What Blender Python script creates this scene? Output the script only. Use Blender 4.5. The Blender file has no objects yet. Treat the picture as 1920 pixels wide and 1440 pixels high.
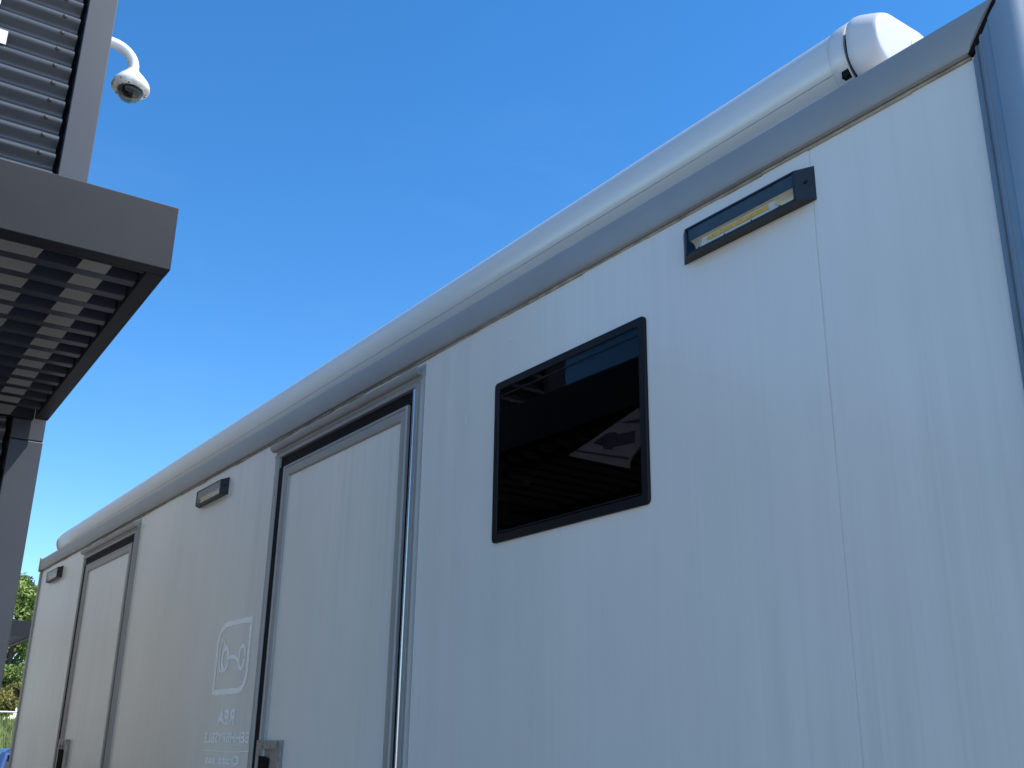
import bpy, bmesh, math, random
from mathutils import Vector, Matrix
R_ = math.radians
rnd = random.Random(7)
sc = bpy.context.scene
COL = sc.collection

# ------------------------------------------------------------------ camera, sky, sun, exposure
EYE = 1.6
cam_d = bpy.data.cameras.new('camera'); cam = bpy.data.objects.new('camera', cam_d); COL.objects.link(cam)
RT = Vector((0.57162981, 0.82034323, 0.01662347))
DN = Vector((-0.26219121, 0.20182219, -0.94367557))
FW = Vector((-0.77749285, 0.53507456, 0.33045436))
m = Matrix((RT, -DN, -FW)).transposed().to_4x4(); m.translation = Vector((0, 0, EYE))
cam.matrix_world = m
cam_d.sensor_width = 36.0; cam_d.lens = 1968.0 / 1920.0 * 36.0
cam_d.clip_start = 0.02; cam_d.clip_end = 3000
sc.camera = cam

SUN = Vector((0.42, 0.38, 0.80)).normalized()          # towards the sun
elev = math.asin(SUN.z); azim = math.atan2(SUN.x, SUN.y)
w = bpy.data.worlds.new('World'); sc.world = w; w.use_nodes = True
nt = w.node_tree
bg = nt.nodes['Background']
sky = nt.nodes.new('ShaderNodeTexSky'); sky.sky_type = 'NISHITA'; sky.sun_disc = False
sky.sun_elevation = elev; sky.sun_rotation = azim
sky.altitude = 0; sky.air_density = 0.9; sky.dust_density = 0.0; sky.ozone_density = 3.0
hs = nt.nodes.new('ShaderNodeHueSaturation'); hs.inputs['Saturation'].default_value = 1.29
nt.links.new(sky.outputs[0], hs.inputs['Color']); 
# a trace of thin cirrus
tcw = nt.nodes.new('ShaderNodeTexCoord'); mpw = nt.nodes.new('ShaderNodeMapping'); mpw.inputs['Scale'].default_value = (3.5, 3.5, 11)
cn = nt.nodes.new('ShaderNodeTexNoise'); cn.inputs['Scale'].default_value = 1.3; cn.inputs['Detail'].default_value = 8; cn.inputs['Roughness'].default_value = 0.62
nt.links.new(tcw.outputs['Generated'], mpw.inputs['Vector']); nt.links.new(mpw.outputs[0], cn.inputs['Vector'])
cr = nt.nodes.new('ShaderNodeMapRange'); cr.inputs['From Min'].default_value = 0.52; cr.inputs['From Max'].default_value = 0.80; cr.inputs['To Max'].default_value = 0.012
nt.links.new(cn.outputs['Fac'], cr.inputs['Value'])
cm = nt.nodes.new('ShaderNodeMix'); cm.data_type = 'RGBA'; cm.inputs['B'].default_value = (6.0, 6.6, 7.2, 1)
nt.links.new(cr.outputs[0], cm.inputs['Factor']); nt.links.new(hs.outputs[0], cm.inputs['A']); nt.links.new(cm.outputs['Result'], bg.inputs['Color'])
bg.inputs['Strength'].default_value = 0.13
sd = bpy.data.lights.new('sun', 'SUN'); sun = bpy.data.objects.new('sun', sd); COL.objects.link(sun)
sd.energy = 3.5; sd.angle = R_(0.53); sd.color = (1.0, 0.95, 0.87)
sun.rotation_euler = SUN.to_track_quat('Z', 'Y').to_euler(); sun.location = (5, 5, 20)
vs = sc.view_settings; vs.view_transform = 'Standard'; vs.look = 'None'; vs.exposure = 0.95; vs.gamma = 1.0
try: vs.use_curve_mapping = False
except Exception: pass
sc.cycles.max_bounces = 10; sc.cycles.transparent_max_bounces = 12

# ------------------------------------------------------------------ materials
def mat(name, col, rough=0.5, metal=0.0, spec=0.5, coat=0.0, coat_rough=0.05, var=0.06, vscale=6.0, bump=0.0, bscale=40.0,
        speck=None, stretch=None):
    mt = bpy.data.materials.new(name); mt.use_nodes = True
    n = mt.node_tree; b = n.nodes['Principled BSDF']
    b.inputs['Roughness'].default_value = rough; b.inputs['Metallic'].default_value = metal
    b.inputs['Specular IOR Level'].default_value = spec
    b.inputs['Coat Weight'].default_value = coat; b.inputs['Coat Roughness'].default_value = coat_rough
    tc = n.nodes.new('ShaderNodeTexCoord'); mp = n.nodes.new('ShaderNodeMapping')
    n.links.new(tc.outputs['Object'], mp.inputs['Vector'])
    if stretch: mp.inputs['Scale'].default_value = stretch
    nz = n.nodes.new('ShaderNodeTexNoise'); nz.inputs['Scale'].default_value = vscale; nz.inputs['Detail'].default_value = 6
    n.links.new(mp.outputs[0], nz.inputs['Vector'])
    rp = n.nodes.new('ShaderNodeValToRGB')
    rp.color_ramp.elements[0].position = 0.3; rp.color_ramp.elements[1].position = 0.7
    rp.color_ramp.elements[0].color = (*[max(0, c * (1 - var)) for c in col], 1)
    rp.color_ramp.elements[1].color = (*[min(1, c * (1 + var)) for c in col], 1)
    n.links.new(nz.outputs['Fac'], rp.inputs['Fac'])
    out = rp.outputs['Color']
    if speck:
        vz = n.nodes.new('ShaderNodeTexNoise'); vz.inputs['Scale'].default_value = speck[1]; vz.inputs['Detail'].default_value = 3
        n.links.new(tc.outputs['Object'], vz.inputs['Vector'])
        r2 = n.nodes.new('ShaderNodeValToRGB'); r2.color_ramp.elements[0].position = speck[2]; r2.color_ramp.elements[1].position = speck[2] + 0.04
        n.links.new(vz.outputs['Fac'], r2.inputs['Fac'])
        mx = n.nodes.new('ShaderNodeMix'); mx.data_type = 'RGBA'
        n.links.new(r2.outputs['Color'], mx.inputs['Factor']); n.links.new(out, mx.inputs['A']); mx.inputs['B'].default_value = (*speck[0], 1)
        out = mx.outputs['Result']
    n.links.new(out, b.inputs['Base Color'])
    if bump:
        n2 = n.nodes.new('ShaderNodeTexNoise'); n2.inputs['Scale'].default_value = bscale; n2.inputs['Detail'].default_value = 4
        n.links.new(tc.outputs['Object'], n2.inputs['Vector'])
        bp = n.nodes.new('ShaderNodeBump'); bp.inputs['Strength'].default_value = bump; bp.inputs['Distance'].default_value = 0.01
        n.links.new(n2.outputs['Fac'], bp.inputs['Height']); n.links.new(bp.outputs['Normal'], b.inputs['Normal'])
    return mt

def panel_material():
    """white gelcoat, rain streaks and a film of road dirt, gently wavy"""
    mt = bpy.data.materials.new('white_gelcoat'); mt.use_nodes = True
    n = mt.node_tree; b = n.nodes['Principled BSDF']; L = n.links.new
    tc = n.nodes.new('ShaderNodeTexCoord')
    def noise(scale, stretch, detail=5, rough=0.6):
        mp = n.nodes.new('ShaderNodeMapping'); mp.inputs['Scale'].default_value = stretch
        L(tc.outputs['Object'], mp.inputs['Vector'])
        z = n.nodes.new('ShaderNodeTexNoise'); z.inputs['Scale'].default_value = scale; z.inputs['Detail'].default_value = detail
        z.inputs['Roughness'].default_value = rough
        L(mp.outputs[0], z.inputs['Vector']); return z.outputs['Fac']
    def ramp(f, a, bb, c0, c1):
        r = n.nodes.new('ShaderNodeValToRGB'); e = r.color_ramp.elements
        e[0].position = a; e[1].position = bb; e[0].color = (*c0, 1); e[1].color = (*c1, 1); L(f, r.inputs['Fac']); return r.outputs['Color']
    def mul(a, c, f=1.0):
        x = n.nodes.new('ShaderNodeMix'); x.data_type = 'RGBA'; x.blend_type = 'MULTIPLY'; x.inputs['Factor'].default_value = f
        L(a, x.inputs['A']); L(c, x.inputs['B']); return x.outputs['Result']
    streak = ramp(noise(1.0, (34, 34, 0.30), 7, 0.65), 0.34, 0.60, (0.92, 0.92, 0.915), (1, 1, 1))
    fine = ramp(noise(1.0, (90, 90, 0.9), 3), 0.25, 0.6, (0.975, 0.975, 0.975), (1, 1, 1))
    broad = ramp(noise(1.0, (1.6, 1.6, 0.8), 4), 0.3, 0.7, (0.90, 0.91, 0.905), (1.0, 1.0, 1.0))
    tint = ramp(noise(1.0, (2.4, 2.4, 1.1), 2), 0.42, 0.6, (0.975, 0.975, 0.972), (0.96, 0.985, 0.975))
    base = n.nodes.new('ShaderNodeRGB'); base.outputs[0].default_value = (0.79, 0.755, 0.70, 1)
    mk = n.nodes.new('ShaderNodeMix'); mk.data_type = 'RGBA'; mk.inputs['A'].default_value = (1, 1, 1, 1)
    L(ramp(noise(1.0, (2.1, 2.1, 1.0), 3), 0.45, 0.62, (0.1, 0.1, 0.1), (1, 1, 1)), mk.inputs['Factor']); L(streak, mk.inputs['B']); streak = mk.outputs['Result']
    c = mul(mul(mul(mul(base.outputs[0], streak), fine), broad), tint)
    L(c, b.inputs['Base Color'])
    rr = n.nodes.new('ShaderNodeMapRange'); rr.inputs['To Min'].default_value = 0.10; rr.inputs['To Max'].default_value = 0.30
    L(noise(1.0, (12, 12, 0.8), 4), rr.inputs['Value']); L(rr.outputs[0], b.inputs['Roughness'])
    b.inputs['Specular IOR Level'].default_value = 0.5
    bp = n.nodes.new('ShaderNodeBump'); bp.inputs['Strength'].default_value = 0.10; bp.inputs['Distance'].default_value = 0.02
    L(noise(1.0, (3.2, 3.2, 2.2), 2, 0.4), bp.inputs['Height']); L(bp.outputs['Normal'], b.inputs['Normal'])
    return mt

def glass_material(name, tint, reflect_rough=0.0, ior=1.5):
    mt = bpy.data.materials.new(name); mt.use_nodes = True
    n = mt.node_tree; n.nodes.remove(n.nodes['Principled BSDF']); L = n.links.new
    tr = n.nodes.new('ShaderNodeBsdfTransparent'); tr.inputs['Color'].default_value = (*tint, 1)
    gl = n.nodes.new('ShaderNodeBsdfGlossy'); gl.inputs['Roughness'].default_value = reflect_rough
    fr = n.nodes.new('ShaderNodeFresnel'); geo = n.nodes.new('ShaderNodeNewGeometry'); mr = n.nodes.new('ShaderNodeMapRange')
    mr.inputs['To Min'].default_value = ior; mr.inputs['To Max'].default_value = 1.0 / ior
    L(geo.outputs['Backfacing'], mr.inputs['Value']); L(mr.outputs[0], fr.inputs['IOR'])
    mx = n.nodes.new('ShaderNodeMixShader')
    L(fr.outputs[0], mx.inputs[0]); L(tr.outputs[0], mx.inputs[1]); L(gl.outputs[0], mx.inputs[2])
    L(mx.outputs[0], n.nodes['Material Output'].inputs['Surface'])
    return mt

M = {}
M['panel'] = panel_material()
M['alu'] = mat('grey_aluminium', (0.31, 0.305, 0.29), 0.42, 0.1, var=0.05, stretch=(1, 1, 1))
M['post'] = mat('blue_grey_profile', (0.24, 0.28, 0.31), 0.30, 0.4, var=0.04)
M['brightalu'] = mat('bright_aluminium', (0.55, 0.57, 0.6), 0.22, 0.9, var=0.04)
M['rubber'] = mat('black_rubber', (0.007, 0.007, 0.008), 0.7, spec=0.15, var=0.2)
M['blackframe'] = mat('black_window_frame', (0.006, 0.006, 0.008), 0.45, spec=0.3, var=0.1)
M['seal'] = mat('old_sealant', (0.36, 0.30, 0.22), 0.7, var=0.35, vscale=30)
M['awning'] = mat('silver_awning', (0.68, 0.67, 0.64), 0.30, 0.15, var=0.05, vscale=2.0, stretch=(0.4, 6, 6))
M['cap'] = mat('white_cap_plastic', (0.56, 0.56, 0.57), 0.38, var=0.03)
M['zinc'] = mat('worn_zinc', (0.30, 0.285, 0.265), 0.42, 0.5, var=0.2, vscale=40, speck=((0.17, 0.14, 0.11), 90, 0.62))
M['dark'] = mat('dark_void', (0.006, 0.006, 0.007), 0.9)
M['tint'] = glass_material('tinted_pane', (0.60, 0.57, 0.57), 0.0, 1.29)
M['lens'] = glass_material('lamp_lens', (0.95, 0.95, 0.93), 0.03, 1.26)
M['dome'] = glass_material('smoked_dome', (0.55, 0.56, 0.50), 0.02)
M['cloth'] = mat('mauve_blind_cloth', (0.42, 0.355, 0.34), 0.9, var=0.12, vscale=14)
M['clothdark'] = mat('purple_blind_stripe', (0.10, 0.075, 0.10), 0.9, var=0.15)
M['led'] = mat('yellow_led', (0.95, 0.56, 0.10), 0.5, var=0.25, vscale=220)
M['refl'] = mat('lamp_reflector', (0.84, 0.74, 0.56), 0.35, 0.2, var=0.08)
M['slate'] = mat('slate_hood', (0.040, 0.052, 0.068), 0.4, var=0.2, vscale=20)
M['seamgrey'] = mat('seam_grey', (0.30, 0.29, 0.27), 0.5)
M['lampbody'] = mat('black_lamp_body', (0.013, 0.013, 0.015), 0.45, var=0.15)
M['sun_marks'] = mat('painted_sun_marks', (0.93, 0.93, 0.91), 0.35, var=0.08, vscale=26)  # pale colour standing in for sunlight thrown onto the wall by glass
M['clad'] = mat('anthracite_cladding', (0.075, 0.078, 0.086), 0.30, 0.0, var=0.12, vscale=3, stretch=(1, 2, 8), speck=((0.16, 0.14, 0.11), 120, 0.74))
M['steel'] = mat('anthracite_steel', (0.042, 0.045, 0.052), 0.42, 0.0, spec=0.6, var=0.10, vscale=3, speck=((0.30, 0.30, 0.30), 60, 0.77))
M['canopy'] = mat('charcoal_canopy', (0.016, 0.0158, 0.0172), 0.5, 0.0, spec=0.3, var=0.12, vscale=9, speck=((0.2, 0.2, 0.2), 70, 0.76))
M['slat'] = mat('charcoal_slat', (0.024, 0.026, 0.031), 0.38, 0.0, spec=0.6, var=0.15, vscale=12)
M['screw'] = mat('weathered_screw', (0.06, 0.052, 0.045), 0.6, 0.2, var=0.3, vscale=300)
M['white'] = mat('white_paint', (0.72, 0.72, 0.70), 0.35, var=0.03)
M['ringdirt'] = mat('stained_white_ring', (0.62, 0.60, 0.55), 0.5, var=0.3, vscale=28, speck=((0.22, 0.19, 0.14), 60, 0.62))
M['pale'] = mat('pale_render_wall', (0.27, 0.27, 0.26), 0.5, var=0.08)
M['bounce_cut'] = mat('bounce_cut_dark', (0.04, 0.04, 0.042), 0.9, var=0.3, vscale=5, bump=0.4, bscale=120)
M['ground'] = mat('paving_grey', (0.45, 0.435, 0.41), 0.85, var=0.2, vscale=2.5, bump=0.3, bscale=60)
M['soil'] = mat('grass_soil', (0.085, 0.10, 0.035), 0.9, var=0.35, vscale=0.8)
M['blade'] = mat('grass_blades', (0.15, 0.19, 0.05), 0.7, var=0.5, vscale=0.9)
M['bark'] = mat('bark', (0.10, 0.075, 0.05), 0.9, var=0.3, bump=0.5)
M['leaf'] = mat('green_leaves', (0.15, 0.215, 0.04), 0.55, var=0.55, vscale=1.1)
M['leafy'] = mat('olive_leaves', (0.22, 0.20, 0.04), 0.6, var=0.5, vscale=1.4)
M['carblue'] = mat('blue_car_paint', (0.03, 0.065, 0.18), 0.35, 0.1, coat=0.2, var=0.04)
M['carglass'] = mat('car_glass', (0.012, 0.02, 0.035), 0.2, spec=0.3, var=0.1)
M['tyre'] = mat('tyre_rubber', (0.02, 0.02, 0.02), 0.8)
M['red'] = mat('red_lamp', (0.35, 0.02, 0.02), 0.2)

# ------------------------------------------------------------------ mesh helpers
class MB:
    def __init__(s): s.v = []; s.f = []; s.mi = []; s.cur = 0
    def add(s, vs, fs):
        o = len(s.v); s.v += [tuple(p) for p in vs]
        for f in fs: s.f.append([i + o for i in f]); s.mi.append(s.cur)
    def box(s, x0, x1, y0, y1, z0, z1):
        s.add([(x0, y0, z0), (x1, y0, z0), (x1, y1, z0), (x0, y1, z0), (x0, y0, z1), (x1, y0, z1), (x1, y1, z1), (x0, y1, z1)],
              [(0, 3, 2, 1), (4, 5, 6, 7), (0, 1, 5, 4), (1, 2, 6, 5), (2, 3, 7, 6), (3, 0, 4, 7)])
    def hull8(s, a, b):            # two quads, bridged
        s.add(list(a) + list(b), [(0, 3, 2, 1), (4, 5, 6, 7), (0, 1, 5, 4), (1, 2, 6, 5), (2, 3, 7, 6), (3, 0, 4, 7)])
    def extrude(s, prof, p2, caps=True, closed=True):   # prof: list of points; p2: function mapping a point to its far end
        n = len(prof); A = [Vector(p) for p in prof]; B = [Vector(p2(p)) for p in prof]
        fs = [(i, (i + 1) % n, n + (i + 1) % n, n + i) for i in range(n if closed else n - 1)]
        if caps and closed: fs += [tuple(reversed(range(n))), tuple(range(n, 2 * n))]
        s.add(A + B, fs)
    def rings(s, rings, cap0=True, cap1=True):
        n = len(rings[0]); vs = [p for r in rings for p in r]; fs = []
        for k in range(len(rings) - 1):
            for i in range(n):
                j = (i + 1) % n; fs.append((k * n + i, k * n + j, (k + 1) * n + j, (k + 1) * n + i))
        if cap0: fs.append(tuple(reversed(range(n))))
        if cap1: fs.append(tuple(range((len(rings) - 1) * n, len(rings) * n)))
        s.add(vs, fs)
    def tube(s, pts, rad, n=14, caps=True):
        pts = [Vector(p) for p in pts]; rr = rad if isinstance(rad, (list, tuple)) else [rad] * len(pts)
        out = []; up = None
        for i, p in enumerate(pts):
            t = (pts[min(i + 1, len(pts) - 1)] - pts[max(i - 1, 0)]).normalized()
            if up is None: up = t.orthogonal().normalized()
            up = (up - t * up.dot(t)).normalized(); b = t.cross(up)
            out.append([p + (up * math.cos(2 * math.pi * k / n) + b * math.sin(2 * math.pi * k / n)) * rr[i] for k in range(n)])
        s.rings(out, caps, caps)
    def lathe(s, c, prof, n=32, axis='z', cap0=True, cap1=True):   # prof: (radius, along)
        c = Vector(c); rs = []
        for r, h in prof:
            ring = []
            for k in range(n):
                a = 2 * math.pi * k / n
                ring.append(c + (Vector((r * math.cos(a), r * math.sin(a), h)) if axis == 'z' else Vector((h, r * math.cos(a), r * math.sin(a)))))
            rs.append(ring)
        s.rings(rs, cap0, cap1)

def link(name, me, mats, parent=None):
    o = bpy.data.objects.new(name, me); COL.objects.link(o)
    if parent is not None: o.parent = parent
    return o

def part(name, mb, mats, parent=None, off=None, smooth=False, bevel=0.0, seg=2, label=None, solid=0.0):
    me = bpy.data.meshes.new(name)
    vs = mb.v if off is None else [(a - off[0], b - off[1], c - off[2]) for a, b, c in mb.v]
    me.from_pydata(vs, [], mb.f); me.validate()
    bm = bmesh.new(); bm.from_mesh(me); bmesh.ops.recalc_face_normals(bm, faces=bm.faces); bm.to_mesh(me); bm.free()
    if not isinstance(mats, (list, tuple)): mats = [mats]
    for x in mats: me.materials.append(x)
    if len(mats) > 1 and len(me.polygons) == len(mb.mi):
        for p, k in zip(me.polygons, mb.mi): p.material_index = k
    if smooth:
        for p in me.polygons: p.use_smooth = True
    o = link(name, me, mats, parent)
    if solid:
        md = o.modifiers.new('thickness', 'SOLIDIFY'); md.thickness = solid; md.offset = -1
    if bevel:
        md = o.modifiers.new('bevel', 'BEVEL'); md.width = bevel; md.segments = seg; md.limit_method = 'ANGLE'; md.angle_limit = R_(35)
        md.harden_normals = False
    if smooth:
        es = o.modifiers.new('split', 'EDGE_SPLIT'); es.split_angle = R_(38)
    if label: o['label'] = label
    return o

def thing(name, loc, label, cat, group=None, rz=0.0):
    o = bpy.data.objects.new(name, None); COL.objects.link(o); o.location = loc; o.rotation_euler = (0, 0, rz)
    o.empty_display_size = 0.2; o['label'] = label; o['category'] = cat
    if group: o['group'] = group
    return o

def structure(name, mb, mt, **k):
    o = part(name, mb, mt, **k); o['kind'] = 'structure'; return o

# ------------------------------------------------------------------ ground and bank
g = MB(); S = 1200
g.add([(-26, -S, 0), (S, -S, 0), (S, S, 0), (-26, S, 0)], [(0, 1, 2, 3)])
structure('pavement', g, M['ground'])
g = MB(); g.add([(-14, -7, 0.004), (0.6, -7, 0.004), (0.6, 1.1, 0.004), (-14, 1.1, 0.004)], [(0, 1, 2, 3)]); structure('added_bounce_cut', g, M['bounce_cut'])  # unseen dark ground sheet, added to cut light bouncing up onto the slats
g = MB(); prof = [(-26, 0.0), (-27.5, 0.28), (-30, 0.8), (-33, 1.4), (-36, 1.9), (-39, 2.2), (-43, 2.36), (-60, 2.6), (-120, 3.2), (-1200, 4.0)]
ys = [-1200, -300, -80, -30, -10] + [-4 + 1.5 * i for i in range(17)] + [30, 60, 200, 1200]
vv = []; ff = []
for i, (px, pz) in enumerate(prof):
    for j, y in enumerate(ys):
        near = 0 < i < 8 and -20 < y < 40
        vv.append((px, y, pz + (rnd.uniform(-0.08, 0.08) if near else 0)))
nY = len(ys)
for i in range(len(prof) - 1):
    for j in range(nY - 1): ff.append((i * nY + j, i * nY + j + 1, (i + 1) * nY + j + 1, (i + 1) * nY + j))
g.add(vv, ff); structure('grass_bank', g, M['soil'], smooth=True)

def bank_z(x):
    for (a, za), (b, zb) in zip(prof, prof[1:]):
        if b <= x <= a: return za + (zb - za) * (a - x) / (a - b)
    return 0.0

# ------------------------------------------------------------------ trailer
D = 1.4
T0 = (-4.08, 2.62, 0.0)
trailer = thing('exhibition_trailer', T0, 'large white box trailer with dark window, two doors and three side lights', 'trailer')
def tp(name, mb, mt, parent=None, **k): return part(name, mb, mt, parent or trailer, off=T0, **k)
def Z(z): return z + EYE
XR, XL = -0.745, -7.40
ZB, ZT = 0.50, Z(1.10)

def sheet(xs, zs, holes, y):
    b = MB()
    for i in range(len(xs) - 1):
        for j in range(len(zs) - 1):
            cx = (xs[i] + xs[i + 1]) / 2; cz = (zs[j] + zs[j + 1]) / 2
            if any(h[0] < cx < h[1] and h[2] < cz < h[3] for h in holes): continue
            b.add([(xs[i], y, zs[j]), (xs[i + 1], y, zs[j]), (xs[i + 1], y, zs[j + 1]), (xs[i], y, zs[j + 1])], [(0, 1, 2, 3)])
    bm_v = {}
    nv = []; mp = []
    for p in b.v:
        k = (round(p[0], 5), round(p[1], 5), round(p[2], 5))
        if k not in bm_v: bm_v[k] = len(nv); nv.append(p)
        mp.append(bm_v[k])
    b.v = nv; b.f = [[mp[i] for i in f] for f in b.f]
    return b

doors = [(-3.500, -2.490), (-6.235, -5.235)]       # openings
door_top = Z(1.005); door_bot = 0.62
win = (-2.094, -1.541, Z(0.478), Z(0.874))
seam = -1.0805
holes = [(d[0], d[1], door_bot, door_top) for d in doors] + [win]
tp('side_panel', sheet(sorted([XL, seam - 0.0015] + [v for d in doors for v in d] + [win[0], win[1]]), sorted([ZB, door_bot, door_top, ZT, win[2], win[3]]), holes, D), M['panel'], solid=0.03)
tp('side_panel', sheet([seam + 0.0015, XR + 0.01], [ZB, ZT], [], D), M['panel'], solid=0.03)
b = MB(); b.box(seam - 0.012, seam + 0.012, D + 0.0305, D + 0.036, ZB, ZT); b.box(seam - 0.0013, seam + 0.0013, D + 0.0005, D + 0.0300, ZB, ZT)
tp('panel_joint', b, mat('joint_filler', (0.60, 0.58, 0.55), 0.5))

# other walls, roof and floor of the box body
YB = D + 2.44
b = MB(); b.box(-0.689, -0.661, D + 0.0905, YB, ZB, Z(1.12)); tp('end_wall', b, M['panel'])
b = MB(); b.box(-7.44, -7.41, D + 0.04, YB, ZB, Z(1.12)); tp('end_wall', b, M['panel'])
b = MB(); b.box(-7.41, -0.69, YB - 0.03, YB - 0.002, ZB, Z(1.12)); tp('rear_panel', b, M['panel'])
b = MB(); b.box(-7.43, -0.672, D + 0.035, YB, Z(1.122), Z(1.150)); tp('roof', b, M['panel'])
b = MB(); b.box(-7.40, -0.692, D + 0.035, YB - 0.032, ZB - 0.12, ZB + 0.04); tp('floor_frame', b, M['alu'])
b = MB(); b.box(-7.38, -0.70, D + 0.55, D + 0.58, ZB + 0.05, Z(1.115)); tp('inner_lining', b, M['dark'])
for wx in (-3.4, -4.5):
    for wy in (D + 0.06, YB - 0.28):
        b = MB(); b.lathe((wx, wy, 0.33), [(0.20, 0.22), (0.31, 0.22), (0.33, 0.19), (0.33, 0.03), (0.31, 0.0), (0.20, 0.0)], 28)
        b.v = [(wx + (p[0] - wx), wy + (p[2] - 0.33), 0.33 + (p[1] - wy)) for p in b.v]
        wheel = tp('wheel', b, M['tyre'], smooth=True)
        b = MB(); b.lathe((wx, wy, 0.33), [(0.05, 0.02), (0.12, 0.03), (0.199, 0.012), (0.199, 0.2)], 28)
        b.v = [(p[0], wy + (p[2] - 0.33), 0.33 + (p[1] - wy)) for p in b.v]
        tp('rim', b, M['brightalu'], wheel, smooth=True)
for lx in (-7.1, -0.95):
    b = MB(); b.box(lx - 0.04, lx + 0.04, D + 0.15, D + 0.23, 0.03, ZB - 0.121); b.box(lx - 0.1, lx + 0.1, D + 0.09, D + 0.29, 0.0, 0.029)
    tp('support_leg', b, M['alu'])

# top rail: extruded profile, mitred against the corner post at the right
def mitre(z): return XR + (z - Z(1.063)) / 1.36
rail_prof = [(0.006, 1.0635), (0.0125, 1.066), (0.0165, 1.075), (0.0185, 1.10), (0.0175, 1.125), (0.014, 1.1375), (0.008, 1.1405), (-0.06, 1.1445), (-0.06, 1.128), (0.004, 1.122)]
b = MB()
A = [(mitre(Z(z)) - 0.004, D - d, Z(z)) for d, z in rail_prof]
b.extrude(A, lambda p: (-7.418, p[1], p[2]))
tp('top_rail', b, M['alu'], smooth=True)
b = MB(); b.box(-7.440, -7.4185, D - 0.022, D + 0.05, Z(1.058), Z(1.149)); tp('rail_end_cap', b, M['alu'], bevel=0.004)
b = MB()
for i in range(60):
    x0 = -7.40 + i * (6.65 / 60); x1 = x0 + 6.65 / 60 - 0.0004
    h = rnd.uniform(0.003, 0.0068)
    b.box(x0, x1, D - rnd.uniform(0.0015, 0.005), D - 0.0005, Z(1.0632) - h, Z(1.0632))
tp('sealant_strip', b, M['seal'])
# dark gap behind the mitre
b = MB(); b.hull8([(-0.749, D - 0.0125, Z(1.062)), (-0.738, D - 0.0125, Z(1.062)), (-0.738, D + 0.03, Z(1.062)), (-0.749, D + 0.03, Z(1.062))],
                  [(-0.700, D - 0.0125, Z(1.1385)), (-0.680, D - 0.0125, Z(1.1385)), (-0.680, D + 0.03, Z(1.1385)), (-0.700, D + 0.03, Z(1.1385))])
tp('mitre_gasket', b, M['rubber'])
# corner post: ribbed flange, flat face, rounded return
pp = [(-0.7450, 0.001), (-0.7450, 0.006), (-0.7415, 0.0085), (-0.7365, 0.0085), (-0.7350, 0.0140), (-0.7325, 0.0150), (-0.7310, 0.0110),
      (-0.7265, 0.0110), (-0.7250, 0.0165), (-0.7225, 0.0170), (-0.7205, 0.0135), (-0.7080, 0.0150), (-0.7065, 0.0170)]
for k in range(0, 11):
    a = R_(90 - 9 * k); pp.append((-0.706 + 0.045 * math.cos(a), -0.0280 + 0.045 * math.sin(a)))
pp += [(-0.661, -0.090), (-0.687, -0.0895), (-0.687, -0.045), (-0.695, -0.033), (-0.73, -0.0305)]
b = MB()
A = [(x, D - d, ZB - 0.02) for x, d in pp]
b.extrude(A, lambda p: (p[0], p[1], min(Z(1.143), Z(1.063) + (p[0] - XR) * 1.36 - 0.012 if p[0] < -0.686 else Z(1.143))))
tp('corner_post', b, M['post'], smooth=True)
b = MB()
pl = [(-7.400, 0.001), (-7.400, 0.007), (-7.408, 0.010), (-7.425, 0.012), (-7.440, 0.006), (-7.447, -0.004), (-7.447, -0.038), (-7.41, -0.038), (-7.40, -0.032)]
b.extrude([(x, D - d, ZB) for x, d in pl], lambda p: (p[0], p[1], Z(1.0575)))
tp('corner_post', b, M['alu'], smooth=True)
for zz in (0.55, 0.05):
    b = MB(); b.box(-7.459, -7.4475, D - 0.004, D + 0.03, Z(zz - 0.04), Z(zz + 0.04)); tp('hinge', b, M['alu'], bevel=0.003)

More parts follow.
